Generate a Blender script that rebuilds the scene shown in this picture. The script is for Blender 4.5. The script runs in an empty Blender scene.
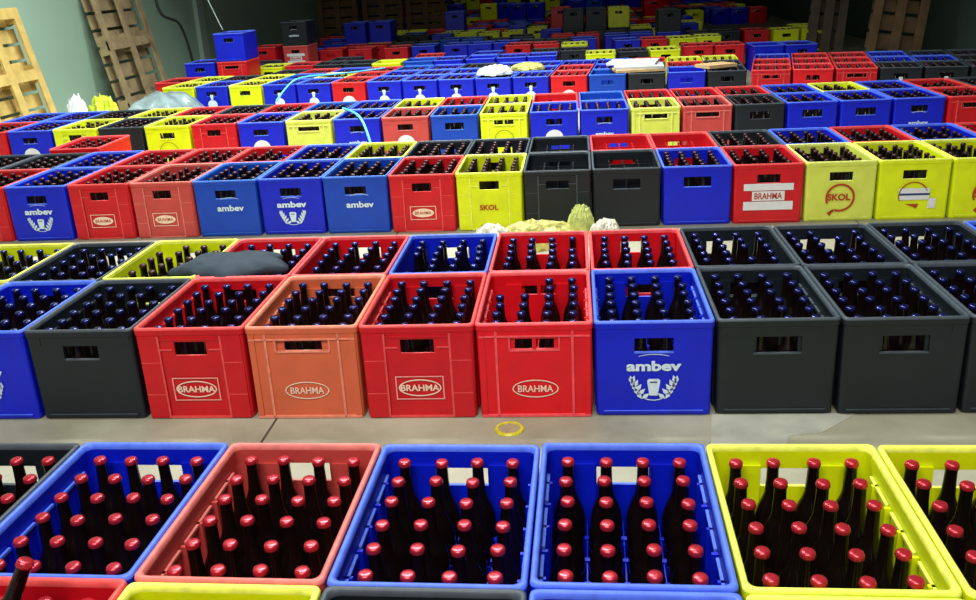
import bpy, bmesh, math, random
import numpy as np
from mathutils import Vector, Matrix
random.seed(7)
SC = bpy.context.scene
COL = SC.collection
H, D, W = .3135, .5129, .36          # crate height, depth pitch, width pitch

# ------------------------------------------------------------------ materials
def lin(c):
    return tuple(((v/255)/12.92 if v/255 <= .04045 else ((v/255+.055)/1.055)**2.4) for v in c) + (1,)

def mat(name, rgb, rough=.5, spec=.5, metal=0, var=.12, scale=9, bump=.0, coat=0, bscale=60, trans=0):
    m = bpy.data.materials.new(name); m.use_nodes = True
    nt = m.node_tree; p = nt.nodes['Principled BSDF']
    p.inputs['Roughness'].default_value = rough
    p.inputs['Specular IOR Level'].default_value = spec
    p.inputs['Metallic'].default_value = metal
    p.inputs['Coat Weight'].default_value = coat
    p.inputs['Coat Roughness'].default_value = .1
    c = lin(rgb)
    if trans: p.inputs['Transmission Weight'].default_value = trans
    if var:
        tc = nt.nodes.new('ShaderNodeTexCoord'); n = nt.nodes.new('ShaderNodeTexNoise')
        n.inputs['Scale'].default_value = scale; n.inputs['Detail'].default_value = 5
        r = nt.nodes.new('ShaderNodeMapRange'); r.inputs['From Min'].default_value = .3; r.inputs['From Max'].default_value = .7
        r.inputs['To Min'].default_value = 1-var; r.inputs['To Max'].default_value = 1+var
        mx = nt.nodes.new('ShaderNodeMix'); mx.data_type = 'RGBA'; mx.blend_type = 'MULTIPLY'; mx.inputs[0].default_value = 1
        mx.inputs[6].default_value = c
        nt.links.new(tc.outputs['Object'], n.inputs['Vector']); nt.links.new(n.outputs['Fac'], r.inputs['Value'])
        nt.links.new(r.outputs['Result'], mx.inputs[7]); nt.links.new(mx.outputs[2], p.inputs['Base Color'])
        if bump:
            n2 = nt.nodes.new('ShaderNodeTexNoise'); n2.inputs['Scale'].default_value = bscale
            b = nt.nodes.new('ShaderNodeBump'); b.inputs['Strength'].default_value = bump; b.inputs['Distance'].default_value = .01
            nt.links.new(tc.outputs['Object'], n2.inputs['Vector']); nt.links.new(n2.outputs['Fac'], b.inputs['Height'])
            nt.links.new(b.outputs['Normal'], p.inputs['Normal'])
    else:
        p.inputs['Base Color'].default_value = c
    return m

# colour -> (plastic, rim paled by wear and painted-in highlights)
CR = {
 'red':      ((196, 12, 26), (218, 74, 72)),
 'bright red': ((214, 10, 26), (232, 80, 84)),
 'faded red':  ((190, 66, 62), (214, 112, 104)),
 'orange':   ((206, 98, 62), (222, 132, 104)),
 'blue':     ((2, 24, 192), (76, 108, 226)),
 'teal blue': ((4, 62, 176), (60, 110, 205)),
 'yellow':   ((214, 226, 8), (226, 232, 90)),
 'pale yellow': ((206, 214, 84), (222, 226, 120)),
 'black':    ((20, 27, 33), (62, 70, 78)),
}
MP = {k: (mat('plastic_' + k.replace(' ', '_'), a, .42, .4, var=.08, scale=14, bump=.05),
          mat('worn_highlight_rim_' + k.replace(' ', '_'), b, .5, .4, var=.16, scale=40)) for k, (a, b) in CR.items()}
M = dict(
 glass=mat('dark_beer_glass', (16, 8, 7), .2, .4, var=0, coat=.15),
 cap_red=mat('red_cap_paint', (206, 48, 62), .24, .8, metal=.6, var=0),
 cap_blue=mat('blue_cap_paint', (26, 30, 92), .2, .9, metal=.55, var=0),
 cap_dark=mat('dark_cap_paint', (58, 30, 34), .35, .5, metal=.4, var=0),
 cap_silver=mat('bare_cap_metal', (176, 170, 184), .3, .6, metal=.7, var=0),
 white_ink=mat('white_ink', (205, 222, 232), .5, .3, var=.1, scale=60),
 pink_ink=mat('pale_pink_ink', (232, 150, 140), .5, .3, var=.1, scale=60),
 cream_ink=mat('cream_ink', (236, 205, 180), .5, .3, var=.1, scale=60),
 red_ink=mat('brick_red_ink', (170, 60, 28), .5, .3, var=.1, scale=60),
 brown_ink=mat('brown_ink', (112, 92, 20), .5, .3, var=.1, scale=60),
 paper=mat('white_paper', (214, 214, 216), .7, .2, var=.06, scale=30),
 navy_ink=mat('navy_ink', (40, 60, 110), .5, .3, var=0),
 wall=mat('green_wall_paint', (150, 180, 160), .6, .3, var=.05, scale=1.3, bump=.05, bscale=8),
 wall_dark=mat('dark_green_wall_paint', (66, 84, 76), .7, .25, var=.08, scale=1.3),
 back=mat('back_wall_brown', (54, 42, 38), .8, .2, var=.2, scale=1),
 ceil=mat('ceiling_grey', (120, 120, 116), .8, .2, var=.05),
 trim=mat('pale_trim', (150, 170, 160), .6, .3, var=.05),
 wood=mat('pallet_pine', (200, 172, 100), .7, .2, var=.22, scale=7, bump=.2),
 wood_grey=mat('pallet_weathered', (150, 132, 98), .75, .2, var=.3, scale=7, bump=.2),
 wood_black=mat('pallet_blackened', (60, 52, 42), .8, .2, var=.3, scale=6),
 wood_dark=mat('pallet_dark', (92, 72, 50), .8, .2, var=.3, scale=6, bump=.2),
 cloth=mat('dark_grey_fabric', (48, 58, 68), .75, .2, var=.15, scale=20),
 wrap=mat('grey_stretch_film', (122, 140, 142), .25, .6, var=.25, scale=9, coat=.4),
 white_film=mat('white_plastic_film', (226, 234, 234), .35, .5, var=.08),
 lime_film=mat('lime_plastic_film', (190, 210, 50), .35, .5, var=.25, scale=30),
 yel_trash=mat('straw_yellow_litter', (166, 160, 84), .5, .4, var=.55, scale=22),
 heap_white=mat('dull_white_wrapper', (186, 182, 164), .5, .4, var=.35, scale=25),
 heap_green=mat('pale_green_wrapper', (174, 184, 104), .5, .4, var=.4, scale=25),
 card=mat('greyish_cardboard', (176, 180, 178), .6, .3, var=.1),
 tan=mat('tan_cardboard', (206, 170, 120), .7, .2, var=.12),
 strap=mat('light_blue_strap', (80, 176, 226), .4, .5, var=.05),
 rubber=mat('black_rubber', (24, 28, 28), .5, .4, var=0),
 lid_yellow=mat('yellow_lid_paint', (196, 186, 40), .4, .5, var=.2, scale=80),
 lid_grey=mat('grey_lid_metal', (150, 140, 110), .4, .5, var=.2, scale=90),
 white_paint=mat('faded_white_floor_paint', (168, 167, 154), .6, .3, var=.2, scale=8),
)
# concrete floor
def floor_mat():
    m = bpy.data.materials.new('worn_concrete'); m.use_nodes = True
    nt = m.node_tree; p = nt.nodes['Principled BSDF']; L = nt.links.new
    tc = nt.nodes.new('ShaderNodeTexCoord')
    n = nt.nodes.new('ShaderNodeTexNoise'); n.inputs['Scale'].default_value = 2.2; n.inputs['Detail'].default_value = 9; n.inputs['Roughness'].default_value = .65
    r = nt.nodes.new('ShaderNodeValToRGB'); r.color_ramp.elements[0].position = .3; r.color_ramp.elements[1].position = .72
    r.color_ramp.elements[0].color = lin((128, 124, 104)); r.color_ramp.elements[1].color = lin((172, 168, 146))
    L(tc.outputs['Object'], n.inputs['Vector']); L(n.outputs['Fac'], r.inputs['Fac'])
    sx = nt.nodes.new('ShaderNodeSeparateXYZ'); L(tc.outputs['Object'], sx.inputs[0])
    a = nt.nodes.new('ShaderNodeMath'); a.operation = 'ADD'; a.inputs[1].default_value = .965+3*2.4; L(sx.outputs['X'], a.inputs[0])
    md = nt.nodes.new('ShaderNodeMath'); md.operation = 'PINGPONG'; md.inputs[1].default_value = 1.2; L(a.outputs[0], md.inputs[0])
    lt = nt.nodes.new('ShaderNodeMath'); lt.operation = 'LESS_THAN'; lt.inputs[1].default_value = .004; L(md.outputs[0], lt.inputs[0])
    mx = nt.nodes.new('ShaderNodeMix'); mx.data_type = 'RGBA'; L(lt.outputs[0], mx.inputs[0]); L(r.outputs['Color'], mx.inputs[6])
    mx.inputs[7].default_value = lin((62, 58, 46)); L(mx.outputs[2], p.inputs['Base Color'])
    p.inputs['Roughness'].default_value = .55
    return m
M['floor'] = floor_mat()

# ------------------------------------------------------------------ helpers
def mesh_of(bm, name, mats, smooth=False):
    me = bpy.data.meshes.new(name); bm.normal_update(); bm.to_mesh(me); bm.free()
    for m in mats: me.materials.append(m)
    if smooth:
        for p in me.polygons: p.use_smooth = True
    return me

def link(name, me, parent=None, loc=(0, 0, 0), rot=(0, 0, 0)):
    o = bpy.data.objects.new(name, me); COL.objects.link(o)
    o.location = loc; o.rotation_euler = rot
    if parent: o.parent = parent
    return o

def tag(o, label, cat, group=None, kind=None):
    if label: o['label'] = label
    if cat: o['category'] = cat
    if group: o['group'] = group
    if kind: o['kind'] = kind
    return o

def box(bm, x0, x1, y0, y1, z0, z1, mi=0):
    v = [bm.verts.new(c) for c in ((x0, y0, z0), (x1, y0, z0), (x1, y1, z0), (x0, y1, z0), (x0, y0, z1), (x1, y0, z1), (x1, y1, z1), (x0, y1, z1))]
    for f in ((3, 2, 1, 0), (4, 5, 6, 7), (0, 1, 5, 4), (1, 2, 6, 5), (2, 3, 7, 6), (3, 0, 4, 7)):
        bm.faces.new([v[i] for i in f]).material_index = mi

def struct(name, bm, m):
    o = link(name, mesh_of(bm, name, [m])); o['kind'] = 'structure'; return o

# ------------------------------------------------------------------ crate body
STY = {   # hole half width, z low, z high, double
 'wing':   dict(hole=(.052, .220, .266), ribs='pillars'),
 'frame':  dict(hole=(.082, .232, .264), ribs='thin'),
 'twin':   dict(hole=(.072, .228, .262), ribs='thin', post=.006),
 'smooth': dict(hole=(.058, .213, .258), ribs=None),
 'open':   dict(hole=(.070, .204, .256), ribs=None),
 'fluted': dict(hole=(.060, .215, .258), ribs='pillars'),
}
def body_mesh(style, colour, lod=0):
    """open-topped crate: outer skin, rolled rim, inner skin, floor, with a hand hole through both short walls"""
    s = STY[style]; hw, zl, zh = s['hole']; post = s.get('post', 0)
    bm = bmesh.new()
    xs = [-hw, -post, post, hw] if post else [-hw, hw]
    seg = (5, 2, 1)[lod]
    def ring(hx, hy, r, z):
        P = []
        def arc(cx, cy, a0):
            for k in range(seg+1):
                a = a0 + math.pi/2*k/seg
                P.append((cx+r*math.cos(a), cy+r*math.sin(a), z))
        arc(-hx+r, -hy+r, math.pi)
        P.extend((x, -hy, z) for x in xs)
        arc(hx-r, -hy+r, -math.pi/2)
        arc(hx-r, hy-r, 0)
        P.extend((x, hy, z) for x in reversed(xs))
        arc(-hx+r, hy-r, math.pi/2)
        return [bm.verts.new(p) for p in P]
    n_arc = seg+1
    f0 = n_arc; b0 = n_arc*3+len(xs)
    bx = lambda z: .1725 + .0025*z/.28
    by = lambda z: .2495 + .002*z/.28
    t = .0075
    outer = [(bx(0)-.004, by(0)-.004, .012, 0, 0), (bx(0), by(0), .012, .006, 0)]
    outer += [(bx(zl), by(zl), .012, zl, 0), (bx(zh), by(zh), .012, zh, 0), (bx(.286), by(.286), .012, .286, 0),
              (.1755, .2535, .013, .288, 0), (.1775, .2545, .014, .291, 0), (.178, .255, .014, .306, 1), (.1765, .2535, .014, .3125, 1), (.174, .251, .014, H, 1),
              (.170, .247, .014, H, 1), (.1665, .2435, .016, .311, 1), (.1655, .2425, .018, .300, 0)]
    inner = [(bx(zh)-t, by(zh)-t, .016, zh, 0), (bx(zl)-t, by(zl)-t, .016, zl, 0), (bx(0)-t, by(0)-t, .014, .010, 0)]
    rows = outer + inner
    R = [ring(a, b, r, z) for a, b, r, z, _ in rows]
    N = len(R[0])
    holes = set()
    gaps = [(0, 1), (2, 3)] if post else [(0, 1)]
    for g0, _ in gaps: holes.add(f0+g0)
    for g0, _ in gaps: holes.add(b0+g0)
    io, ii = 2, len(rows)-3          # quads rows io->io+1 (outer) and ii->ii+1 (inner) are cut
    for i in range(len(R)-1):
        for k in range(N):
            if (i == io or i == ii) and k in holes: continue
            f = bm.faces.new((R[i][k], R[i][(k+1) % N], R[i+1][(k+1) % N], R[i+1][k]))
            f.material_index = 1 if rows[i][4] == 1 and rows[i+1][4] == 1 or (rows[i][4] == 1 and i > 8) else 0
            f.smooth = lod == 0 and rows[i][4] == 1
    for k in holes:
        a, b, c, d = R[io][k], R[io][k+1], R[io+1][k+1], R[io+1][k]
        e, f, g, h = R[ii+1][k], R[ii+1][k+1], R[ii][k+1], R[ii][k]
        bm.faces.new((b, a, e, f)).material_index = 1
        bm.faces.new((a, d, h, e)); bm.faces.new((d, c, g, h)); bm.faces.new((c, b, f, g))
    bm.faces.new(list(reversed(R[0]))); bm.faces.new(R[-1])
    if lod < 2:
        rb = s['ribs']; yf = -.2502
        for sg in (-1, 1):
            for front in (-1, 1):
                def B(x0, x1, dep, z0, z1, mi=0):
                    x0, x1 = sorted((x0*sg, x1*sg)); y = yf if front < 0 else -yf
                    ya, yb = sorted((y+front*-.0015, y+front*dep))
                    box(bm, x0, x1, ya, yb, z0, z1, mi)
                if rb == 'pillars':
                    B(.098, .166, .005, .004, .287)
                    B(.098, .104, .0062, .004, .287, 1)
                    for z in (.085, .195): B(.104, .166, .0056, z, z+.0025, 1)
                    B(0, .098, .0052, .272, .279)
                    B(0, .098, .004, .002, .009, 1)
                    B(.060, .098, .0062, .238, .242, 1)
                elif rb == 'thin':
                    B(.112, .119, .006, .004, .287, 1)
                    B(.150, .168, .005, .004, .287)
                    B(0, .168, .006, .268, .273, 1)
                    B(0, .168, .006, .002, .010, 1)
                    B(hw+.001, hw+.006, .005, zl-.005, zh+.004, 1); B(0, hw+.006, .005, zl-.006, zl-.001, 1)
                else:
                    B(.128, .166, .0028, .262, .287)
                    B(0, .150, .0030, .010, .018)
                    B(0, .150, .004, .018, .0195, 1)
                    B(0, hw, .0035, zl-.004, zl-.0005, 1)
            # long sides: two outside battens, an inner ledge with gussets
            xo = .171*sg
            for y in (-.14, .14):
                x0, x1 = sorted((xo, xo+sg*.005)); box(bm, x0, x1, y-.05, y+.05, .01, .285)
            xi = .166*sg
            if lod == 0:
                for y in (-.167, -.082, 0, .082, .167):
                    x0, x1 = sorted((xi, xi-sg*.012)); box(bm, x0, x1, y-.004, y+.004, .09, .262)
                for y0, y1 in ((-.205, -.095), (-.068, .068), (.095, .205)):
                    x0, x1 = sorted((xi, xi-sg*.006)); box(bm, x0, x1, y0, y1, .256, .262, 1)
        for sg in (-1, 1):
            if lod == 0:
                for x in (-.088, .088):
                    y0, y1 = sorted((.243*sg, .236*sg)); box(bm, x-.028, x+.028, y0, y1, .02, .268)
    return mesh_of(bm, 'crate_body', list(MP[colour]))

def divider_mesh(colour, top):
    bm = bmesh.new(); t = .0014
    for x in (-.08, 0, .08):
        box(bm, x-t, x+t, -.24, .24, .011, top)
    for y in (-.16, -.08, 0, .08, .16):
        for x in (-.12, -.04, .04, .12):
            box(bm, x-.0385, x+.0385, y-t, y+t, .011, top-.012)
    for x in (-.08, 0, .08):
        for y in (-.16, -.08, 0, .08, .16):
            box(bm, x-.006, x+.006, y-.006, y+.006, .011, top+.004)
    return mesh_of(bm, 'divider', [MP[colour][0]])

# ------------------------------------------------------------------ printed marks (drawn in x,z; lie on the front face)
class Mark:
    def __init__(s): s.bm = bmesh.new()
    def poly(s, pts, mi=0, d=0):
        v = [s.bm.verts.new((x, -d, z)) for x, z in pts]
        s.bm.faces.new(v).material_index = mi
    def rect(s, x0, x1, z0, z1, mi=0, d=0): s.poly([(x0, z0), (x1, z0), (x1, z1), (x0, z1)], mi, d)
    def ring(s, cx, cz, rx, rz, w, a0=0, a1=360, mi=0, n=36, d=0):
        n = max(4, int(n*(a1-a0)/360)); P = []
        for k in range(n+1):
            a = math.radians(a0+(a1-a0)*k/n)
            P.append(((cx+rx*math.cos(a), cz+rz*math.sin(a)), (cx+(rx-w)*math.cos(a), cz+(rz-w)*math.sin(a))))
        for k in range(n): s.poly([P[k][0], P[k+1][0], P[k+1][1], P[k][1]], mi, d)
    def disc(s, cx, cz, rx, rz, mi=0, d=0, n=28):
        s.poly([(cx+rx*math.cos(2*math.pi*k/n), cz+rz*math.sin(2*math.pi*k/n)) for k in range(n)], mi, d)
    def text(s, t, width, height, cx, cz, bold=.02, mi=0, d=.0002):
        cu = bpy.data.curves.new('lettering', 'FONT'); cu.body = t; cu.offset = bold; cu.resolution_u = 3; cu.align_x = 'CENTER'
        o = bpy.data.objects.new('lettering', cu); COL.objects.link(o)
        bpy.context.view_layer.update()
        me = bpy.data.meshes.new_from_object(o.evaluated_get(bpy.context.evaluated_depsgraph_get()))
        c = np.array([v.co[:2] for v in me.vertices]); lo, hi = c.min(0), c.max(0); sc = (hi-lo)
        vs = [s.bm.verts.new((cx+(x-(lo[0]+hi[0])/2)/sc[0]*width, -d, cz+(y-(lo[1]+hi[1])/2)/sc[1]*height)) for x, y in c]
        for p in me.polygons:
            try: s.bm.faces.new([vs[i] for i in p.vertices]).material_index = mi
            except ValueError: pass
        bpy.data.objects.remove(o); bpy.data.curves.remove(cu); bpy.data.meshes.remove(me)
    def done(s, mats): return mesh_of(s.bm, 'printed_mark', [M[m] for m in mats])

def laurel(m, cx, cz, s=1, mi=0):
    for sg in (-1, 1):
        for k in range(5):
            t = k/4; px = .036+.030*t**.8; pz = -.026+.050*t
            for ang, L in ((142-36*t, .030), (60+22*t, .028)):
                b = math.radians(ang if ang > 90 else ang); w = .0072
                dx, dz = math.cos(b), math.sin(b)
                if ang > 90: dx = -abs(dx)
                ox = dx
                pts = [(px, pz), (px+ox*L*.5-dz*w, pz+dz*L*.5+ox*w), (px+ox*L, pz+dz*L), (px+ox*L*.5+dz*w, pz+dz*L*.5-ox*w)]
                m.poly([(cx+sg*a, cz+c) for a, c in pts], mi)
    m.ring(cx, cz+.015, .058, .047, .0028, -118, -62, mi)

def glass_icon(m, cx, cz, s=1, mi=0, hole=1):
    m.poly([(cx-.0135*s, cz-.028*s), (cx+.0135*s, cz-.028*s), (cx+.021*s, cz+.018*s), (cx+.0215*s, cz+.028*s), (cx+.016*s, cz+.034*s), (cx-.016*s, cz+.034*s), (cx-.0215*s, cz+.028*s), (cx-.021*s, cz+.018*s)], mi)
    m.rect(cx-.012*s, cx+.012*s, cz+.019*s, cz+.024*s, hole, .0004)

MK = {}
def mark(kind):
    if kind in MK: return MK[kind]
    m = Mark()
    if kind == 'wordmark_emblem':
        m.text('ambev', .164, .034, 0, .169, .04)
        m2 = Mark(); glass_icon(m2, 0, .096, .9)
        m3 = Mark(); laurel(m3, 0, .086); m3.ring(0, .19, .06, .018, .002, 40, 140)
        MK[kind] = [('wordmark', m.done(['white_ink'])), ('glass_emblem', m2.done(['white_ink', 'navy_ink'])), ('laurel_wreath', m3.done(['white_ink']))]
        return MK[kind]
    elif kind == 'wordmark_low':
        m.text('ambev', .135, .03, 0, .135, .028); m.ring(0, .186, .062, .03, .0022, 40, 140); me = m.done(['white_ink'])
    elif kind == 'wordmark_arc':
        m.text('ambev', .15, .034, .02, .16, .028); m.ring(.02, .19, .066, .03, .002, 40, 140); me = m.done(['white_ink'])
    elif kind == 'oval':
        m.ring(0, .098, .071, .030, .0036); m.text('BRAHMA', .108, .023, 0, .098, .015); me = m.done(['cream_ink'])
    elif kind == 'oval_box':
        m.ring(0, .105, .067, .029, .0042); m.text('BRAHMA', .122, .022, 0, .105, .025)
        for a in (.066,):
            m.rect(-.076, .076, .141, .145, 1); m.rect(-.076, .076, .065, .069, 1); m.rect(-.076, -.072, .069, .141, 1); m.rect(.072, .076, .069, .141, 1)
        me = m.done(['cream_ink', 'pink_ink'])
    elif kind == 'oval_block':
        m.disc(0, .105, .058, .024); m.text('BRAHMA', .09, .018, 0, .105, .02, 1, .0006)
        m.rect(-.07, .07, .139, .142); m.rect(-.07, .07, .068, .071); m.rect(-.07, -.067, .071, .139); m.rect(.067, .07, .071, .139)
        me = m.done(['cream_ink', 'red_ink'])
    elif kind == 'label_block':
        m.rect(-.125, .125, .175, .211); m.rect(-.125, .125, .072, .117); m.rect(-.082, .082, .121, .171)
        m.text('BRAHMA', .14, .034, 0, .146, .03, 1, .0006)
        me = m.done(['paper', 'red_ink'])
    elif kind in ('arrow_ring', 'arrow_ring_plain'):
        m.ring(0, .125, .074, .074, .011, -112, 205)
        m.poly([(-.062, .044), (-.030, .062), (-.044, .030)]); m.poly([(-.060, .047), (-.030, .066), (-.026, .052)])
        if kind == 'arrow_ring': m.text('SKOL', .116, .036, -.006, .128, .04)
        else: pass
        me = m.done(['red_ink'])
    elif kind == 'taped_ring':
        m.ring(0, .125, .074, .074, .006, 20, 200); m.rect(-.072, .078, .105, .165, 1); m.rect(-.07, .08, .128, .139, 2, .0006)
        m.poly([(-.04, .083), (.03, .083), (.02, .06), (.0, .07)]); m.rect(.074, .112, .06, .112, 1)
        me = m.done(['red_ink', 'paper', 'navy_ink'])
    elif kind == 'red_word':
        m.text('SKOL', .10, .030, -.005, .125, .035); m.rect(-.05, .05, .012, .03); me = m.done(['red_ink'])
    elif kind == 'thin_arc':
        m.ring(0, .115, .074, .074, .004, 0, 180); me = m.done(['brown_ink'])
    elif kind == 'white_badge':
        m.disc(0, .12, .066, .058); me = m.done(['paper'])
    elif kind == 'splash':
        m.disc(0, .128, .052, .046); glass_icon(m, 0, .20, .8, hole=0); me = m.done(['white_ink', 'navy_ink'])
    MK[kind] = [('printed_mark', me)]
    return MK[kind]

# ------------------------------------------------------------------ bottles
def lathe(prof, n, z0=0):
    V = []; F = []; I = []
    for r, z, _ in prof:
        for k in range(n):
            a = 2*math.pi*k/n; V.append((r*math.cos(a), r*math.sin(a), z+z0))
    for i in range(len(prof)-1):
        for k in range(n):
            F.append((i*n+k, i*n+(k+1) % n, (i+1)*n+(k+1) % n, (i+1)*n+k)); I.append(prof[i+1][2])
    F.append(tuple((len(prof)-1)*n+k for k in range(n))); I.append(prof[-1][2])
    return V, F, I
BOT = [(.030, 0, 0), (.0345, .005, 0), (.0345, .135, 0), (.033, .15, 0), (.027, .172, 0), (.0185, .192, 0), (.0148, .205, 0), (.0130, .235, 0), (.0124, .262, 0), (.0132, .265, 0), (.0132, .274, 0), (.0115, .275, 0)]
CAP = [(.0142, .2685, 0), (.0147, .270, 0), (.0140, .2765, 0), (.0124, .2792, 0), (.0100, .2800, 0), (.004, .2802, 0)]
def lmesh(prof, n, name, m):
    V, F, I = lathe(prof, n); me = bpy.data.meshes.new(name); me.from_pydata(V, [], F); me.materials.append(m)
    for p in me.polygons: p.use_smooth = len(p.vertices) == 4
    return me
BOT = [(r, z*1.025, k) for r, z, k in BOT]; CAP = [(r, z*1.025, k) for r, z, k in CAP]
bottle_me = lmesh(BOT, 20, 'bottle', M['glass'])
cap_me = {k: lmesh(CAP, 20, 'cap', M[k]) for k in ('cap_red', 'cap_blue', 'cap_dark', 'cap_silver')}
# crimped skirts on the shared cap meshes
for me in cap_me.values():
    for v in me.vertices:
        if v.co.z < .278:
            k = v.index % 2; f = 1.04 if k else .97
            v.co.x *= f; v.co.y *= f

BOTTLE_Z = .013
COLX = (-.12, -.04, .04, .12); ROWY = (-.201, -.12, -.039, .042, .123, .204)
heap = {'bottle': [], 'crate': []}     # what is joined into one object of kind stuff
BOT_K = 1.025
CAPI = {'cap_red': 1, 'cap_blue': 2, 'cap_dark': 3, 'cap_silver': 4}
def low_bottle(ci, n=10):
    P = [(.0345, .09, 0), (.0345, .14, 0), (.027, .172, 0), (.0165, .2, 0), (.0136, .24, 0), (.0130, .266, 0), (.0146, .268, ci), (.0142, .2765, ci), (.0115, .2800, ci)]
    if n < 8: P = [(.0345, .12, 0), (.027, .172, 0), (.0145, .21, 0), (.0135, .264, 0), (.0150, .266, ci), (.013, .280, ci)]
    return lathe([(r, z*BOT_K, k) for r, z, k in P], n)
def joined(name, pieces, mats):
    """pieces: (V, F, I, matrix 4x4) -> one mesh"""
    vs, loops, starts, mi, off = [], [], [], [], 0
    cache = {}
    for tpl, mtx in pieces:
        key = id(tpl)
        if key not in cache:
            V, F, I = tpl
            cache[key] = (np.array(V, float), np.concatenate([np.array(f) for f in F]), np.array([len(f) for f in F]), np.array(I))
        V, Lp, Ct, I = cache[key]
        A = np.array(mtx)
        vs.append(V @ A[:3, :3].T + A[:3, 3]); loops.append(Lp+off); starts.append(Ct); mi.append(I); off += len(V)
    vs = np.concatenate(vs); loops = np.concatenate(loops); ct = np.concatenate(starts); mi = np.concatenate(mi)
    me = bpy.data.meshes.new(name)
    me.vertices.add(len(vs)); me.vertices.foreach_set('co', vs.ravel())
    me.loops.add(len(loops)); me.loops.foreach_set('vertex_index', loops.astype(np.int32))
    me.polygons.add(len(ct)); st = np.concatenate([[0], np.cumsum(ct)[:-1]])
    me.polygons.foreach_set('loop_start', st.astype(np.int32)); me.polygons.foreach_set('loop_total', ct.astype(np.int32))
    me.polygons.foreach_set('material_index', mi.astype(np.int32))
    for m in mats: me.materials.append(m)
    me.update(calc_edges=True); me.validate()
    return me

# ------------------------------------------------------------------ crates: the list, then the building
ORD = ['', 'first', 'second', 'third', 'fourth', 'fifth', 'sixth', 'seventh', 'eighth', 'ninth', 'tenth', 'eleventh', 'twelfth', 'thirteenth', 'fourteenth', 'fifteenth', 'sixteenth', 'seventeenth', 'eighteenth', 'nineteenth', 'twentieth', 'twenty-first', 'twenty-second', 'twenty-third', 'twenty-fourth', 'twenty-fifth', 'twenty-sixth', 'twenty-seventh', 'twenty-eighth', 'twenty-ninth', 'thirtieth']
crates = []
def crate(x, y, z, rz, colour, style='smooth', mk=None, fill='cap_dark', lod=1, where='', label=None, group=None, missing=(), single=0, desc=''):
    crates.append(dict(x=x, y=y, z=z, rz=rz, c=colour, s=style, mk=mk, fill=fill, lod=lod, where=where, label=label, group=group, missing=set(missing), single=single, desc=desc))
def line(x0, y0, a, pitch, specs, i0, j, z=0, **kw):
    """a line of crates; specs = one entry per crate from index i0, None leaves a place empty"""
    for n, sp in enumerate(specs):
        if sp is None: continue
        i = i0+n
        lx = (i+.5)*pitch; ly = (j+.5)*D
        k = dict(kw); k.update(sp if isinstance(sp, dict) else {})
        c = sp['c'] if isinstance(sp, dict) else sp
        k.pop('c', None)
        jit = k.pop('jit', .003)
        crate(x0+lx*math.cos(a)-ly*math.sin(a)+random.uniform(-jit, jit)*.3, y0+lx*math.sin(a)+ly*math.cos(a)+random.uniform(-jit, jit)*2,
              z, a+random.uniform(-.004, .004), c, **k)

AISLE_NEAR = 'crates in the block nearest the camera'
d = dict
# block one (camera side of the concrete aisle)
A1 = (-.0944, 1.3343, -.0109, W)
line(*A1, [d(c='black', style='open', label='black crate of red-capped bottles beside the aisle, against a blue crate'),
           d(c='blue', style='smooth', label='blue aisle-side crate of red-capped bottles between black and orange-red crates', single=1, desc='blue crate beside orange-red'),
           d(c='faded red', style='wing', label='orange-red aisle-side crate full of red-capped bottles between two blue ones', single=1, desc='orange-red crate'),
           d(c='blue', style='smooth', label='blue aisle-side crate of red-capped bottles touching the orange-red one', single=1, desc='blue crate after orange-red'),
           d(c='blue', style='smooth', label='blue aisle-side crate of red-capped bottles touching a yellow one', single=1, desc='blue crate beside yellow'),
           d(c='yellow', style='smooth', label='yellow aisle-side crate of red-capped bottles touching a blue one', single=1, desc='yellow crate beside blue'),
           d(c='yellow', style='smooth', label='yellow aisle-side crate of red-capped bottles at the frame edge, second yellow', single=1, desc='last yellow crate')],
     -4, 0, fill='cap_red', lod=0, group='crates along the near side of the concrete aisle')
crates[0]['single'] = 1; crates[0]['desc'] = 'black aisle-side crate'
line(*A1, [d(c='red', style='wing', label='dark red crate cut by the bottom edge, touching a yellow one'),
           d(c='yellow', style='smooth', label='yellow crate cut by the bottom edge between red and black ones'),
           d(c='black', style='smooth', label='black crate cut by the bottom edge between yellow and blue ones'),
           d(c='blue', style='smooth', label='blue crate cut by the bottom edge beside the black one'),
           d(c='yellow', style='smooth', label='yellow crate cut by the bottom edge beside the blue one')],
     -3, -1, fill='cap_red', lod=0, group='crates cut off by the bottom edge')
# block two, far side of the aisle
B = (.0443, 2.5873, .0015, .3595)
line(*B, [d(c='blue', style='smooth', mk='wordmark_emblem', label='blue aisle-front crate at the frame edge beside a black one', desc='blue crate at the frame edge'),
          d(c='black', style='smooth', label='scuffed black aisle-front crate between blue and red crates', single=1, desc='scuffed black crate'),
          d(c='red', style='wing', mk='oval_box', label='red aisle-front crate with boxed oval mark between black and orange ones', single=1, desc='red crate beside black'),
          d(c='orange', style='frame', mk='oval', label='faded orange crate with oval mark facing the aisle', single=1, desc='orange crate'),
          d(c='red', style='wing', mk='oval_box', label='red aisle-front crate with boxed oval mark beside the orange one', single=1, desc='red crate beside orange'),
          d(c='bright red', style='twin', mk='oval', label='bright red aisle-front crate with two-part hand hole and bottles missing', single=1, desc='bright red crate', missing=[(0, 5), (0, 4), (1, 5), (1, 4)]),
          d(c='blue', style='smooth', mk='wordmark_emblem', label='blue aisle-front crate with white wordmark and laurel glass emblem', single=1, desc='blue emblem crate'),
          d(c='black', style='open', label='black aisle-front crate touching the blue emblem crate', single=1, desc='black crate beside blue'),
          d(c='black', style='open', label='black aisle-front crate, second after the blue emblem crate', single=1, desc='second black crate'),
          d(c='black', style='open', label='black aisle-front crate cut by the frame edge', desc='last black crate')],
     -6, 0, fill='cap_blue', lod=0, group='crates along the far side of the concrete aisle')
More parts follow.
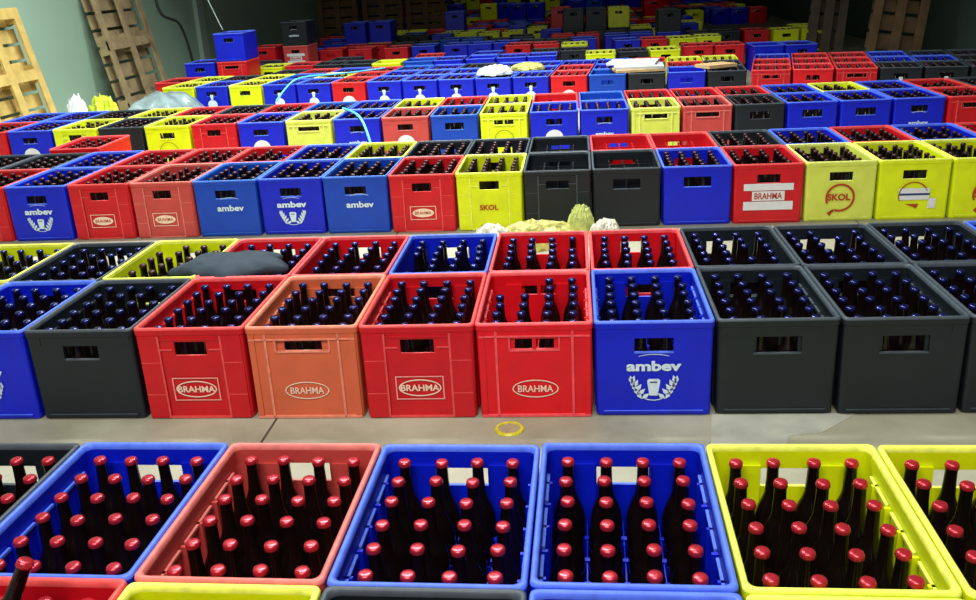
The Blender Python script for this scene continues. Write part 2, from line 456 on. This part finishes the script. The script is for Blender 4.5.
line(*B, [d(c='yellow', label='yellow crate behind the blue one at the frame edge, second line'),
          d(c='black', label='black crate between two yellow ones in the second line', style='open'),
          d(c='yellow', label='yellow crate partly under the dark fabric in the second line', fill='cap_dark'),
          d(c='bright red', style='wing', label='red crate partly under the dark fabric in the second line'),
          d(c='bright red', style='wing', label='red crate directly behind the faded orange crate'),
          d(c='blue', label='blue crate between red ones in the second line behind the aisle'),
          d(c='bright red', style='wing', label='red crate with yellow litter behind its back rim'),
          d(c='bright red', style='wing', label='red crate directly behind the blue emblem crate'),
          d(c='black', style='open', label='black crate in the second line touching the red one'),
          d(c='black', style='open', label='black crate in the second line, middle of three black ones'),
          d(c='black', style='open', label='black crate in the second line, last of three beside blue'),
          d(c='blue', style='smooth', label='blue crate in the second line past three black ones')],
     -7, 1, fill='cap_blue', lod=1, group='crates in the second line past the aisle')
def auto(block, lineword):
    return '%s@%s' % (lineword, block)
# block three
C3 = (.0828, 4.7843, -.0025, .3604)
e = None
line(*C3, [d(c='red', style='wing'), d(c='blue', mk='wordmark_emblem'), d(c='red', style='wing', mk='oval_block'), d(c='faded red', style='wing', mk='oval_block'),
           d(c='teal blue', mk='wordmark_arc'), d(c='blue', mk='wordmark_emblem'), d(c='teal blue', mk='wordmark_arc'), d(c='red', style='wing', mk='oval_block'),
           d(c='yellow', style='wing', mk='red_word'), d(c='black', style='fluted', fill=e), d(c='black', style='open', fill=e), d(c='blue', style='open'),
           d(c='red', mk='label_block'), d(c='pale yellow', mk='arrow_ring'), d(c='yellow', mk='taped_ring'), d(c='yellow', mk='arrow_ring'), d(c='red', style='wing')],
     -10, 0, lod=1, where=auto('third block', 'front line'), group='crates in the front line of the third block')
line(*C3, ['black', 'black', 'blue', 'red', 'red', 'red', 'blue', 'yellow', 'black', 'black', d(c='black', fill=e), d(c='red', fill=e), d(c='red', fill=e), 'black', 'blue', 'red', 'blue', 'red'],
     -11, 1, lod=1, where=auto('third block', 'rear line'), group='crates in the rear line of the third block')
crate(-3.56+.17, 5.98+.26, 0, .03, 'bright red', 'wing', None, 'cap_dark', 1, label='orange-red crate standing alone behind the third block near the green wall', group='lone crates')
# block four
C4 = (-4.04, 6.87, .002, .370)
line(*C4, [d(c='red', style='wing'), d(c='blue', mk='white_badge'), d(c='yellow', style='wing'), 'black', d(c='yellow', mk='thin_arc'), d(c='red', style='wing'),
           d(c='blue', mk='white_badge'), d(c='pale yellow', style='frame'), d(c='blue', mk='wordmark_low'), d(c='faded red', mk='white_badge'), d(c='teal blue', style='open'),
           d(c='yellow', mk='thin_arc', style='twin'), d(c='blue', mk='white_badge'), d(c='blue', mk='wordmark_low'), d(c='pale yellow', style='frame'), d(c='faded red', style='frame'),
           d(c='black', style='open'), d(c='blue', style='open'), d(c='blue', style='open'), d(c='blue', mk='wordmark_low'), d(c='red', style='frame'), d(c='red', style='frame')],
     -2, 0, lod=1, where=auto('fourth block', 'front line'), group='crates in the front line of the fourth block')
line(*C4, ['blue', 'blue', 'black', 'yellow', 'red', 'black', 'red', 'teal blue', 'blue', 'yellow', 'red', 'yellow', d(c='red', fill=e), d(c='teal blue', fill=e), 'red', 'red', 'red',
           'blue', 'yellow', 'blue', 'red', 'black'],
     -2, 1, lod=1, where=auto('fourth block', 'rear line'), group='crates in the rear line of the fourth block')
# block five (turned a little)
C5 = (-.24, 9.2, -.088, .372)
line(*C5, [None, 'yellow', d(c='blue', mk='splash'), d(c='yellow'), d(c='blue', mk='splash'), d(c='blue', mk='splash'), d(c='red', mk='white_badge'), d(c='blue', mk='splash'), d(c='blue', mk='splash'),
           d(c='blue', mk='splash'), d(c='blue', mk='splash'), d(c='blue', mk='splash'), d(c='bright red', mk='white_badge'), d(c='teal blue', fill=e), 'black', d(c='blue', fill=e), 'black'],
     -12, 0, lod=1, where=auto('fifth block', 'front line'), group='crates in the front line of the fifth block')
line(*C5, ['red', 'yellow', 'black', 'yellow', 'teal blue', 'yellow', 'red', 'blue', 'blue', 'blue', 'blue', 'blue', 'red', 'blue', 'black', 'red', 'black'],
     -12, 1, lod=2, where=auto('fifth block', 'middle line'), group='crates in the middle line of the fifth block')
line(*C5, [None, None, None, 'black', 'red', 'blue', 'red', 'teal blue', 'blue', 'black', 'blue', 'blue', 'blue', 'blue', 'red', 'yellow', 'yellow'],
     -12, 2, lod=2, where=auto('fifth block', 'rear line'), group='crates in the rear line of the fifth block')
C5b = (1.63, 9.02, -.2, .372)
line(*C5b, [d(c='red', style='frame'), d(c='bright red', mk='oval_block'), d(c='red', style='frame'), d(c='black', mk='splash'), d(c='black', mk='splash'), d(c='black', mk='wordmark_low'), 'black'],
     0, 0, lod=1, where=auto('fifth block', 'slanting front line'), group='crates in the slanting front line')
line(*C5b, ['red', 'red', 'red', d(c='blue', fill='cap_blue'), d(c='blue', fill='cap_blue'), 'black', 'black'], 0, 1, lod=2, where=auto('fifth block', 'slanting second line'), group='crates in the slanting second line')
line(*C5b, ['blue', 'red', 'red', d(c='blue', fill='cap_blue'), d(c='black', fill='cap_blue'), 'black', 'black'], 0, 2, lod=2, where=auto('fifth block', 'slanting third line'), group='crates in the slanting third line')
# the far field: hand-placed crates first, then lines filled by runs of colour
far = [  # colour, x (left edge), y (front), level(0,1..), pallet below
 ('yellow', -3.93, 11.42, 0), ('red', -3.56, 11.5, 0), ('black', -3.19, 11.45, 0), ('black', -2.82, 11.42, 0), ('yellow', -2.43, 11.3, 0), ('teal blue', -2.06, 11.4, 0), ('blue', -1.69, 11.4, 0),
 ('blue', -1.3, 11.4, 0), ('blue', -.93, 11.4, 0), ('blue', -.56, 11.4, 0), ('yellow', .14, 11.38, 0), ('black', .52, 11.5, 0), ('yellow', .9, 11.5, 0), ('red', 1.34, 11.85, 0), ('red', 1.71, 11.8, 0),
 ('blue', 2.1, 11.5, 0), ('blue', 2.47, 11.45, 0),
 ('red', -3.3, 13.75, 0), ('red', -2.75, 13.7, 0), ('blue', -2.36, 13.8, 0), ('yellow', -.17, 12.9, 0), ('blue', .45, 14.3, 0), ('blue', .82, 14.3, 0), ('blue', 1.23, 14.4, 0), ('black', 1.23, 14.4, 1),
 ('black', 1.64, 14.0, 0), ('black', 2.01, 14.0, 0), ('red', 2.42, 14.0, 0), ('yellow', 2.8, 13.84, 0), ('yellow', 3.2, 13.9, 0), ('yellow', 3.2, 14.45, 0),
 ('red', .04, 14.7, 0), ('red', -.35, 14.7, 0), ('yellow', -3.23, 14.9, 0), ('blue', -3.6, 14.9, 0), ('blue', -3.6, 14.9, 1), ('blue', -3.97, 14.9, 0), ('blue', -3.2, 14.9, 1) ,
 ('yellow', -1.98, 16.1, 0), ('yellow', -1.6, 16.1, 0), ('yellow', -1.2, 16.1, 0), ('blue', -1.2, 17.4, 0), ('yellow', -.81, 16.9, 0), ('red', -.42, 16.9, 0), ('red', -.4, 16.9, 1),
 ('red', .89, 17.9, 0), ('red', 1.26, 17.9, 0), ('yellow', -2.3, 16.65, 0), ('yellow', -1.9, 16.65, 0), ('yellow', 2.29, 20.05, 0), ('yellow', .58, 21.2, 0), ('yellow', .95, 21.2, 0), ('yellow', -1.14, 20.7, 0),
 ('blue', -2.3, 17.2, 0), ('blue', -2.3, 17.2, 1), ('blue', -1.93, 17.2, 0),
]
placed = []
def free(x, y):
    return all(abs(x-a) > .36 or abs(y-b) > .53 for a, b in placed)
for c, x, y, lv in far:
    placed.append((x+.18, y+.256))
    crate(x+.18, y+.256, lv*(H+.001), random.uniform(-.03, .03), c, 'smooth', 'white_badge' if c in ('blue',) and y < 12 and x > 2 else None, 'cap_dark' if lv or random.random() < .8 else None, 2,
          where='far', group='crates in the far field')
# stacks standing on pallets by the green wall
stack_pallets = [(-4.1, 10.95), (-4.03, 13.1)]
for x, y in stack_pallets: placed += [(x, y), (x-.37, y), (x+.45, y)]
crate(-3.94, 10.95, .1455+H+.001, .02, 'blue', 'smooth', None, 'cap_dark', 1, label='blue crate topping the stack under the thin wire by the green wall', group='crates stacked on pallets')
crate(-3.94, 10.95, .1455, .0, 'red', 'frame', None, 'cap_dark', 1, label='red crate under the blue one at the thin wire by the green wall', group='crates stacked on pallets')
crate(-4.33, 10.95, .1455, .03, 'blue', 'smooth', None, 'cap_dark', 1, label='blue crate on the low pallet, against the green wall', group='crates stacked on pallets')
crate(-3.80, 13.1, .1455+H+.001, .02, 'black', 'smooth', 'wordmark_low', 'cap_dark', 1, label='black crate with small white wordmark set high on a red one', group='crates stacked on pallets')
crate(-3.80, 13.1, .1455, -.01, 'faded red', 'smooth', 'label_block', 'cap_dark', 1, label='faded red crate with white label carrying a black crate', group='crates stacked on pallets')
crate(-4.26, 13.1, .1455, -.01, 'red', 'smooth', None, 'cap_dark', 1, label='plain red crate beside the labelled one on the far pallet', group='crates stacked on pallets')
ykeys = [11.97, 13.2, 13.75, 14.3, 14.9, 16.0, 16.6, 17.5, 18.1, 18.7, 19.7, 20.3, 21.2, 21.8, 22.7, 23.3, 24.3, 24.9, 25.9, 26.6, 27.6, 28.4, 29.4, 30.4]
rnd = random.Random(11)
for li, yy in enumerate(ykeys):
    x = -4.75+rnd.uniform(0, .3); col = 'black'; run = 0; lvl = 0
    while x < 3.7:
        if run <= 0:
            col = rnd.choice(['black', 'black', 'red', 'red', 'blue', 'blue', 'yellow', 'red', 'black', 'teal blue']); run = rnd.choice([1, 1, 2, 2, 3]); lvl = 1 if rnd.random() < (.13 if yy < 22 else .3) else 0
            if col == 'yellow': run = rnd.choice([1, 2])
        run -= 1
        cx, cy = x+.18, yy+.256+rnd.uniform(-.06, .06)
        if rnd.random() < .07: x += .37; continue
        if not free(cx, cy) or (yy > 12.9 and x > 1.9 and yy < 20) or (13 < yy < 13.6 and rnd.random() < .45) or (x < -2.3 and 17.7 < yy < 21) or (yy < 12.2 and x > 1.9): x += .37; continue
        placed.append((cx, cy))
        crate(cx, cy, 0, rnd.uniform(-.07, .07), col, 'smooth', None, 'cap_dark' if rnd.random() < .75 else None, 2, where='far', group='crates in the far field')
        if lvl and yy > 12.5:
            crate(cx, cy, H+.001, rnd.uniform(-.03, .03), rnd.choice([col, col, 'red', 'blue', 'yellow']), 'smooth', None, 'cap_dark', 2, where='far', group='crates in the far field')
        x += .37

# which are individuals: the ones that show largest
f_, CZ = 927, 1.3168
order = sorted(range(len(crates)), key=lambda i: crates[i]['y']-(.9 if crates[i]['z'] > .1 else 0))
INDIV = set(order[:300])
# automatic labels
groups = {}
for i, c in enumerate(crates):
    if c['where'] and c['where'] != 'far' and i in INDIV: groups.setdefault(c['where'], []).append(i)
for wkey, ids in groups.items():
    lw, blk = wkey.split('@'); ids.sort(key=lambda i: crates[i]['x'])
    for n, i in enumerate(ids):
        c = crates[i]; tail = '' if c['fill'] else 'empty '
        word = {'wordmark_emblem': ' with emblem', 'oval_block': ' with oval mark', 'label_block': ' with white label', 'arrow_ring': ' with arrow ring', 'taped_ring': ' with taped-over ring', 'red_word': ' with red lettering', 'white_badge': ' with round badge'}.get(c['mk'], '')
        c['label'] = '%s%s crate%s, %s from green wall, %s of %s' % (tail, c['c'], word, ORD[n+1], lw, blk)
fi = [i for i in INDIV if crates[i]['where'] == 'far']
fi.sort(key=lambda i: crates[i]['y'])
# far lines: clusters in depth
lines_, cur, lasty = [], [], None
for i in fi:
    if lasty is not None and crates[i]['y']-lasty > .22: lines_.append(cur); cur = []
    if not cur: lasty = crates[i]['y']
    cur.append(i)
if cur: lines_.append(cur)
for ln, ids in enumerate(lines_):
    cnt = {}
    for i in sorted(ids, key=lambda i: (crates[i]['x'])):
        c = crates[i]; up = 'upper ' if c['z'] > .1 else ''
        k = up+c['c']; cnt[k] = cnt.get(k, 0)+1
        c['label'] = '%s%s crate, %s such from green wall, %s line beyond the fifth block' % (up, c['c'], ORD[cnt[k]], ORD[ln+1])

BODY, DIV = {}, {}
low_t = {ci: low_bottle(ci, 10) for ci in range(1, 5)}
far_t = {ci: low_bottle(ci, 6) for ci in range(1, 5)}
def tpl_of(me):
    V = [tuple(v.co) for v in me.vertices]; F = [tuple(p.vertices) for p in me.polygons]; I = [p.material_index for p in me.polygons]
    return V, F, I
crate_tpl = {}
CN = list(CR)
n_b = 0
for i, c in enumerate(crates):
    bk = (c['s'], c['c'], c['lod'])
    if bk not in BODY: BODY[bk] = body_mesh(*bk)
    T = Matrix.Translation((c['x'], c['y'], c['z'])) @ Matrix.Rotation(c['rz'], 4, 'Z')
    if i in INDIV:
        simple = c['lod'] == 2
        if simple:
            r = link('beer_crate', BODY[bk], None, (c['x'], c['y'], c['z']), (0, 0, c['rz']))
        else:
            r = link('beer_crate', None, None, (c['x'], c['y'], c['z']), (0, 0, c['rz']))
            link('crate_shell', BODY[bk], r)
            if c['lod'] == 0 or not c['fill']:
                dk = (c['c'], .125 if c['fill'] else .262)
                if dk not in DIV: DIV[dk] = divider_mesh(*dk)
                link('bottle_divider', DIV[dk], r)
        if c['mk']:
            for nm, me_ in mark(c['mk']): link(nm, me_, r, (0, -.2503-.0045, 0), (math.radians(.3), 0, 0))
        tag(r, c['label'], 'crate', c['group'])
    else:
        if bk not in crate_tpl:
            V, F, I = tpl_of(BODY[bk]); ci = CN.index(c['c'])*2
            crate_tpl[bk] = (V, F, [ci+k for k in I])
        heap['crate'].append((crate_tpl[bk], T))
    if not c['fill']: continue
    rr = random.Random(i*17+3)
    for a, bx_ in enumerate(COLX):
        for b, by_ in enumerate(ROWY):
            if (a, b) in c['missing']: continue
            if c['lod'] == 1 and rr.random() < .04: continue
            if c['lod'] == 2 and rr.random() < .15: continue
            hide_first = c['y'] > 2 and b == 0
            P = T @ Vector((bx_+rr.uniform(-.002, .002), by_+rr.uniform(-.002, .002), BOTTLE_Z))
            tx, ty = rr.uniform(-.012, .012), rr.uniform(-.012, .012)
            vis = True
            if c['y'] < 1.9 and c['x'] < -1.25: vis = a >= 2 and b >= 3
            if c['y'] < 1.9 and c['x'] > .8: vis = a <= 2 or b < 2
            if c['y'] < 1.9 and c['x'] > .8 and a == 3: vis = False
            if c['y'] < 1.3: vis = False
            if c['single'] and not hide_first and vis:
                cap = c['fill']
                
                o = link('beer_bottle', bottle_me, None, P, (tx, ty, rr.uniform(0, 6)))
                k = link('crown_cap', cap_me[cap], o)
                cw = {'cap_red': 'red-capped', 'cap_blue': 'blue-capped', 'cap_silver': 'silver-capped'}[cap]
                tag(o, '%s bottle in the %s, %s row from front, %s from green wall' % (cw, c['desc'], ORD[b+1], ORD[a+1]), 'bottle', 'bottles in the ' + c['desc'])
                n_b += 1
            else:
                ci = CAPI[c['fill']]
                R = Matrix.Translation(P) @ Matrix.Rotation(tx, 4, 'X') @ Matrix.Rotation(ty, 4, 'Y')
                heap['bottle'].append(((low_t if c['y'] < 8.3 else far_t)[ci], R))
print('crates', len(crates), 'single bottles', n_b, 'heap bottles', len(heap['bottle']), 'heap crates', len(heap['crate']))
o = link('distant_bottles', joined('distant_bottles', heap['bottle'], [M['glass'], M['cap_red'], M['cap_blue'], M['cap_dark'], M['cap_silver']]))
tag(o, 'countless dark bottles filling the crates beyond the front lines', 'bottles', None, 'stuff')
mats = []
for k in CN: mats += list(MP[k])
o = link('distant_crates', joined('distant_crates', heap['crate'], mats))
tag(o, 'red, blue, yellow and black crates massed in the dark depth of the hall', 'crates', None, 'stuff')

# a bottle resting aslant over the bottom corner
ax = Vector((.40, .22, .88)).normalized(); tip = Vector((-.948, 1.268, .405))
o = link('beer_bottle', bottle_me, None, tip-ax*.287, ax.to_track_quat('Z', 'Y').to_euler())
link('crown_cap', cap_me['cap_red'], o)
tag(o, 'single dark bottle leaning out of the red crate in the bottom corner', 'bottle')

# ------------------------------------------------------------------ setting
XL, XR, YF, YB, ZC = -5.38, 4.5, -3.5, 32, 5.2
bm = bmesh.new(); box(bm, XL-.2, XR+.2, YF, YB+.2, -.1, 0); struct('floor', bm, M['floor'])
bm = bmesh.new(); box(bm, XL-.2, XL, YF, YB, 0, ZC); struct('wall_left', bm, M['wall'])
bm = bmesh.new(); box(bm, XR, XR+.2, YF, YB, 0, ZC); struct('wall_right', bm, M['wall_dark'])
bm = bmesh.new(); box(bm, XL-.2, XR+.2, YB, YB+.2, 0, ZC); struct('wall_back', bm, M['back'])
bm = bmesh.new(); box(bm, XL-.2, XR+.2, YF, YB+.2, ZC, ZC+.15); struct('ceiling', bm, M['ceil'])
bm = bmesh.new(); box(bm, XL, XL+.06, 13.4, 13.66, 0, ZC); struct('trim_1', bm, M['trim'])
# faded white paint on the floor
bm = bmesh.new()
pts = [(.36, 2.33), (.40, 2.60), (.83, 2.60), (.70, 2.48), (.60, 2.46), (.56, 2.33)]
v0 = [bm.verts.new((x, y, .0)) for x, y in pts]; v1 = [bm.verts.new((x, y, .0015)) for x, y in pts]
bm.faces.new(v1)
for k in range(len(pts)): bm.faces.new((v0[k], v0[(k+1) % len(pts)], v1[(k+1) % len(pts)], v1[k]))
o = link('floor_marking', mesh_of(bm, 'floor_marking', [M['white_paint']])); o['kind'] = 'structure'
# yellow-rimmed lid
def lathe_obj(name, prof, n, m, parent=None, loc=(0, 0, 0), rot=(0, 0, 0)):
    me = lmesh(prof, n, name, m)
    for p in me.polygons: p.use_smooth = False
    return link(name, me, parent, loc, rot)
r = link('round_lid', None, None, (-.215, 2.505, 0)); tag(r, 'small round yellow-rimmed lid lying on the concrete aisle', 'lid')
lathe_obj('lid_disc', [(.036, 0, 0), (.036, .0045, 0), (.001, .0045, 0)], 28, M['lid_grey'], r)
lathe_obj('lid_rim', [(.033, .003, 0), (.034, .007, 0), (.042, .007, 0), (.045, .003, 0), (.045, 0, 0), (.034, 0, 0), (.033, .003, 0)], 28, M['lid_yellow'], r)

# ------------------------------------------------------------------ pallets
def pallet(loc, rot, w, h, m, label, group='pallets leaning on the walls', boards=8):
    r = link('wooden_pallet', None, None, loc, rot); tag(r, label, 'pallet', group)
    bh = h/boards
    for k in range(boards):
        bm = bmesh.new(); box(bm, -w/2, w/2, .108, .13, k*bh+.004, k*bh+bh*.84); link('deck_board', mesh_of(bm, 'deck_board', [m]), r)
    for x in (-w/2, -.045, w/2-.09):
        for z0, z1 in ((0, .14), (h*.43, h*.57), (h-.14, h)):
            bm = bmesh.new(); box(bm, x, x+.09, .022, .108, z0, z1)
            link('spacer_block', mesh_of(bm, 'spacer_block', [m]), r)
        bm = bmesh.new(); box(bm, x-.01 if x > -w/2 else x, x+.1 if x < 0 else x+.09, 0, .022, 0, h); link('runner_board', mesh_of(bm, 'runner_board', [m]), r)
    for z0 in (0, h/2-.06, h-.1):
        bm = bmesh.new(); box(bm, -w/2, w/2, -.001, .0215, z0, z0+.10)
        link('cross_board', mesh_of(bm, 'cross_board', [m]), r)
    return r
def lean(th): return -math.radians(th)
pallet((-4.99, 8.24, 0), (lean(11), 0, math.radians(90)), 1.0, 1.22, M['wood'], 'pale pine pallet leaning on the green wall beside white and lime plastic')
pallet((-4.97, 10.75, 0), (lean(10.5), 0, math.radians(90)), 1.16, 1.5, M['wood_grey'], 'weathered pallet leaning on the green wall beside a black hose')
pallet((3.66, 11.45, 0), (lean(10), math.radians(8), math.radians(-6)), .60, 1.7, M['wood_dark'], 'dark pallet standing upright beyond the black crates by the dark wall')
pallet((3.02, 11.95, 0), (lean(8), math.radians(5), math.radians(-4)), .42, 1.7, M['wood_black'], 'narrow dark pallet standing behind the other by the dark wall')
for k, (x, y) in enumerate(((-4.7, 19.0), (-3.8, 19.05), (-2.95, 19.2))):
    pallet((x, y, 0), (lean(6), 0, 0), .8, 1.9, M['wood_dark'], ['brown pallet standing on end against the far end of green wall', 'brown pallet standing on end, middle of three in the dark depth', 'brown pallet standing on end, third from the green wall in the dark depth'][k], 'pallets standing on end in the dark', 10)
for k, (x, y) in enumerate(stack_pallets):
    r = pallet((x, y-.28, .14), (math.radians(-90), 0, 0), .84, .56, M['wood_grey'], ['low pallet under the tall blue-topped crate stack', 'low pallet under the black and red crate stack'][k], 'pallets under crate stacks', 4)

# ------------------------------------------------------------------ tubes
def tube(name, pts, rad, m, label=None, cat=None, group=None, parent=None):
    cu = bpy.data.curves.new(name, 'CURVE'); cu.dimensions = '3D'; cu.bevel_depth = rad; cu.bevel_resolution = 3; cu.resolution_u = 8; cu.use_fill_caps = True
    sp = cu.splines.new('NURBS'); sp.points.add(len(pts)-1); sp.use_endpoint_u = True; sp.order_u = 3
    for p, c in zip(sp.points, pts): p.co = (*c, 1)
    cu.materials.append(m)
    tmp = bpy.data.objects.new(name+'_path', cu); COL.objects.link(tmp); bpy.context.view_layer.update()
    me = bpy.data.meshes.new_from_object(tmp.evaluated_get(bpy.context.evaluated_depsgraph_get())); bpy.data.objects.remove(tmp); bpy.data.curves.remove(cu)
    ob = link(name, me, parent)
    if label: tag(ob, label, cat, group)
    return ob
tube('black_hose', [(-4.86, 11.05, 1.5), (-4.86, 11.0, 1.2), (-4.83, 11.02, 1.0), (-4.76, 11.1, .95), (-4.70, 11.25, .9), (-4.66, 11.35, .5), (-4.64, 11.37, .02)], .016, M['rubber'], 'black rubber hose hanging over the weathered pallet', 'hose')
tube('thin_wire', [(-4.36, 11.02, 1.5), (-4.25, 11.0, 1.2), (-4.09, 10.98, .80)], .007, M['trim'], 'thin pale wire running down to the blue-topped stack', 'wire')
tube('blue_strap', [(-2.92, 9.02, .20), (-2.86, 9.25, .33), (-2.75, 9.4, .39), (-2.4, 9.75, .36), (-2.05, 10.2, .36)], .009, M['strap'], 'light blue strap arching over the blue crates of the fifth block', 'strap', None)
tube('blue_hose', [(-1.83, 7.3, .335), (-1.7, 7.05, .345), (-1.58, 6.82, .33), (-1.5, 6.68, .20), (-1.44, 6.56, .02)], .010, M['strap'], 'light blue hose drooping over a blue crate of the fourth block', 'hose')

# ------------------------------------------------------------------ crumpled things
def crumple(name, loc, sx, sy, h, m, label, cat, seed=1, rz=0, n=18, base=.0, group=None):
    rr = random.Random(seed); bm = bmesh.new()
    ph = [(rr.uniform(3, 12), rr.uniform(3, 12), rr.uniform(0, 6), rr.uniform(.3, 1)) for _ in range(9)]
    def hh(u, v):
        e_ = max(0, 1-(u*u)**1.3-(v*v)**1.3)
        s = sum(w*abs(math.sin(a*u+b*v+p)) for a, b, p, w in ph)/sum(p[3] for p in ph)
        return h*(e_**.6)*(.72+.45*s) + .002
    top, bot = [], []
    for i in range(n+1):
        for j in range(n+1):
            a = -1+2*i/n; b = -1+2*j/n
            u = a*math.sqrt(1-b*b/2); v = b*math.sqrt(1-a*a/2)
            k = 1+.12*math.sin(5*math.atan2(v, u)+seed)+.06*math.sin(11*math.atan2(v, u))
            top.append(bm.verts.new((u*sx*k, v*sy*k, base+hh(u, v)+rr.uniform(0, .012 if cat in ('fabric', 'film') else .16)*h*(abs(a) < 1 and abs(b) < 1))))
            bot.append(bm.verts.new((u*sx*k, v*sy*k, base-.001)))
    for i in range(n):
        for j in range(n):
            q = [i*(n+1)+j, (i+1)*(n+1)+j, (i+1)*(n+1)+j+1, i*(n+1)+j+1]
            bm.faces.new([top[k] for k in q]); bm.faces.new([bot[k] for k in reversed(q)])
    edge = [i*(n+1) for i in range(n+1)] + [n*(n+1)+j for j in range(1, n+1)] + [i*(n+1)+n for i in range(n-1, -1, -1)] + [j for j in range(n-1, 0, -1)]
    for k in range(len(edge)):
        a, b = edge[k], edge[(k+1) % len(edge)]
        bm.faces.new((top[b], top[a], bot[a], bot[b]))
    bmesh.ops.recalc_face_normals(bm, faces=bm.faces)
    o = link(name, mesh_of(bm, name, [m], smooth=cat in ('fabric', 'film')), None, loc, (0, 0, rz)); tag(o, label, cat, group); return o
crumple('dark_fabric', (-1.30, 3.24, .296), .21, .13, .055, M['cloth'], 'dark grey fabric thrown over bottles of the yellow and red crates', 'fabric', 3, .05)
crumple('litter_heap', (-.20, 4.50, 0), .21, .15, .10, M['yel_trash'], 'heap of yellowish litter between the second and third blocks', 'litter', 5)
crumple('white_bag', (-.42, 4.38, 0), .11, .13, .115, M['heap_white'], 'white plastic bag on the heap end beside the yellow crate', 'bag', 8)
crumple('lime_bag', (.02, 4.60, 0), .07, .07, .15, M['heap_green'], 'upright pale green wrapper rising from the litter heap', 'wrapper', 9)
crumple('pink_white_bag', (.14, 4.46, 0), .08, .12, .11, M['heap_white'], 'pale crumpled wrapper between litter heap and black crate', 'wrapper', 12)
crumple('white_bag', (-4.60, 8.35, 0), .10, .12, .36, M['white_film'], 'white plastic bag beside the pine pallet', 'bag', 21)
crumple('lime_bag', (-4.28, 8.22, 0), .15, .14, .36, M['lime_film'], 'lime green plastic bag beside the weathered pallet', 'bag', 22)
crumple('grey_film', (-4.1, 9.1, 0), .36, .42, .31, M['wrap'], 'grey stretch film heaped beside the weathered pallet', 'film', 31, -.1)
crumple('white_sheet', (-.80, 9.6, .316), .17, .2, .07, M['white_film'], 'white plastic sheet lying on blue crates of the fifth block', 'sheet', 41)
crumple('lime_wrapper', (-.48, 9.9, .316), .17, .15, .06, M['yel_trash'], 'yellow-green wrapper beside the white plastic sheet', 'wrapper', 42)
# flat sheets of cardboard on top of block five
for k, (z, dx, dy, m, lab) in enumerate(((.322, 0, 0, 'tan', 'brownish cardboard sheet, lowest of the pile on black crate'), (.345, .01, .03, 'card', 'grey cardboard sheet, middle of the pile on black crate'), (.368, -.03, .22, 'paper', 'white cardboard sheet topping the pile on black crate'))):
    bm = bmesh.new(); box(bm, -.24, .24, -.2, .2, -.008, .014)
    bmesh.ops.bevel(bm, geom=list(bm.edges), offset=.003, segments=1)
    o = link('cardboard_sheet', mesh_of(bm, 'cardboard_sheet', [M[m]]), None, (.62+dx, 9.42+dy, z), (0, 0, .1-.15*k)); tag(o, lab, 'cardboard', 'cardboard pile')
bm = bmesh.new(); box(bm, -.16, .16, -.12, .12, -.008, .022); bmesh.ops.bevel(bm, geom=list(bm.edges), offset=.004, segments=1)
o = link('cardboard_tray', mesh_of(bm, 'cardboard_tray', [M['tan']]), None, (1.36, 8.85+.5, .328), (0, 0, .5)); tag(o, 'tan cardboard tray lying on the crates by the slanting red line', 'tray')

# ------------------------------------------------------------------ light
def area(name, loc, size, power, col=(1, 1, 1), rot=(0, 0, 0), sy=None, spread=None):
    L = bpy.data.lights.new(name, 'AREA'); L.energy = power; L.size = size; L.color = col
    if spread: L.spread = math.radians(spread)
    if sy: L.shape = 'RECTANGLE'; L.size_y = sy
    o = bpy.data.objects.new(name, L); COL.objects.link(o); o.location = loc; o.rotation_euler = rot; return o
area('lamp_entrance', (-.5, -1.2, 4.2), 3.0, 260, (1, .97, .92), (math.radians(38), 0, 0), 1.2)
area('lamp_near', (-.6, 2.4, 4.8), 2.6, 120, (.95, 1, .97), (0, 0, 0), .5)
area('lamp_middle', (-1.4, 5.6, 4.9), 3.4, 330, (.93, 1, .97), (0, 0, 0), .5, 130)
area('lamp_far', (-1.4, 9.0, 4.9), 2.8, 230, (.95, 1, 1), (0, 0, 0), .5, 110)
area('fill_wall', (-3.6, 8.0, 4.6), 1.6, 75, (.95, 1, .92), (0, 0, 0), .4, 120)  # unseen fill light, added to brighten the green wall by the pallets
w = bpy.data.worlds.new('hall_air'); SC.world = w; w.use_nodes = True
w.node_tree.nodes['Background'].inputs[0].default_value = (.8, .9, 1, 1); w.node_tree.nodes['Background'].inputs[1].default_value = .35

# ------------------------------------------------------------------ camera
yaw, pit, rol = .1032, .3424, -.0524
fw = Vector((-math.sin(yaw)*math.cos(pit), math.cos(yaw)*math.cos(pit), -math.sin(pit)))
rt = Vector((math.cos(yaw), math.sin(yaw), 0)); upv = rt.cross(fw)
r2 = rt*math.cos(rol)+upv*math.sin(rol); u2 = -rt*math.sin(rol)+upv*math.cos(rol)
cam = bpy.data.cameras.new('camera'); co = bpy.data.objects.new('camera', cam); COL.objects.link(co)
co.matrix_world = Matrix(((r2.x, u2.x, -fw.x, 0), (r2.y, u2.y, -fw.y, 0), (r2.z, u2.z, -fw.z, CZ), (0, 0, 0, 1)))
cam.sensor_width = 36; cam.lens = 926.98/976*36; cam.clip_start = .05; cam.clip_end = 200
SC.camera = co
vs = SC.view_settings; vs.view_transform = 'Standard'; vs.look = 'None'; vs.exposure = 0; vs.gamma = 1; vs.use_curve_mapping = False
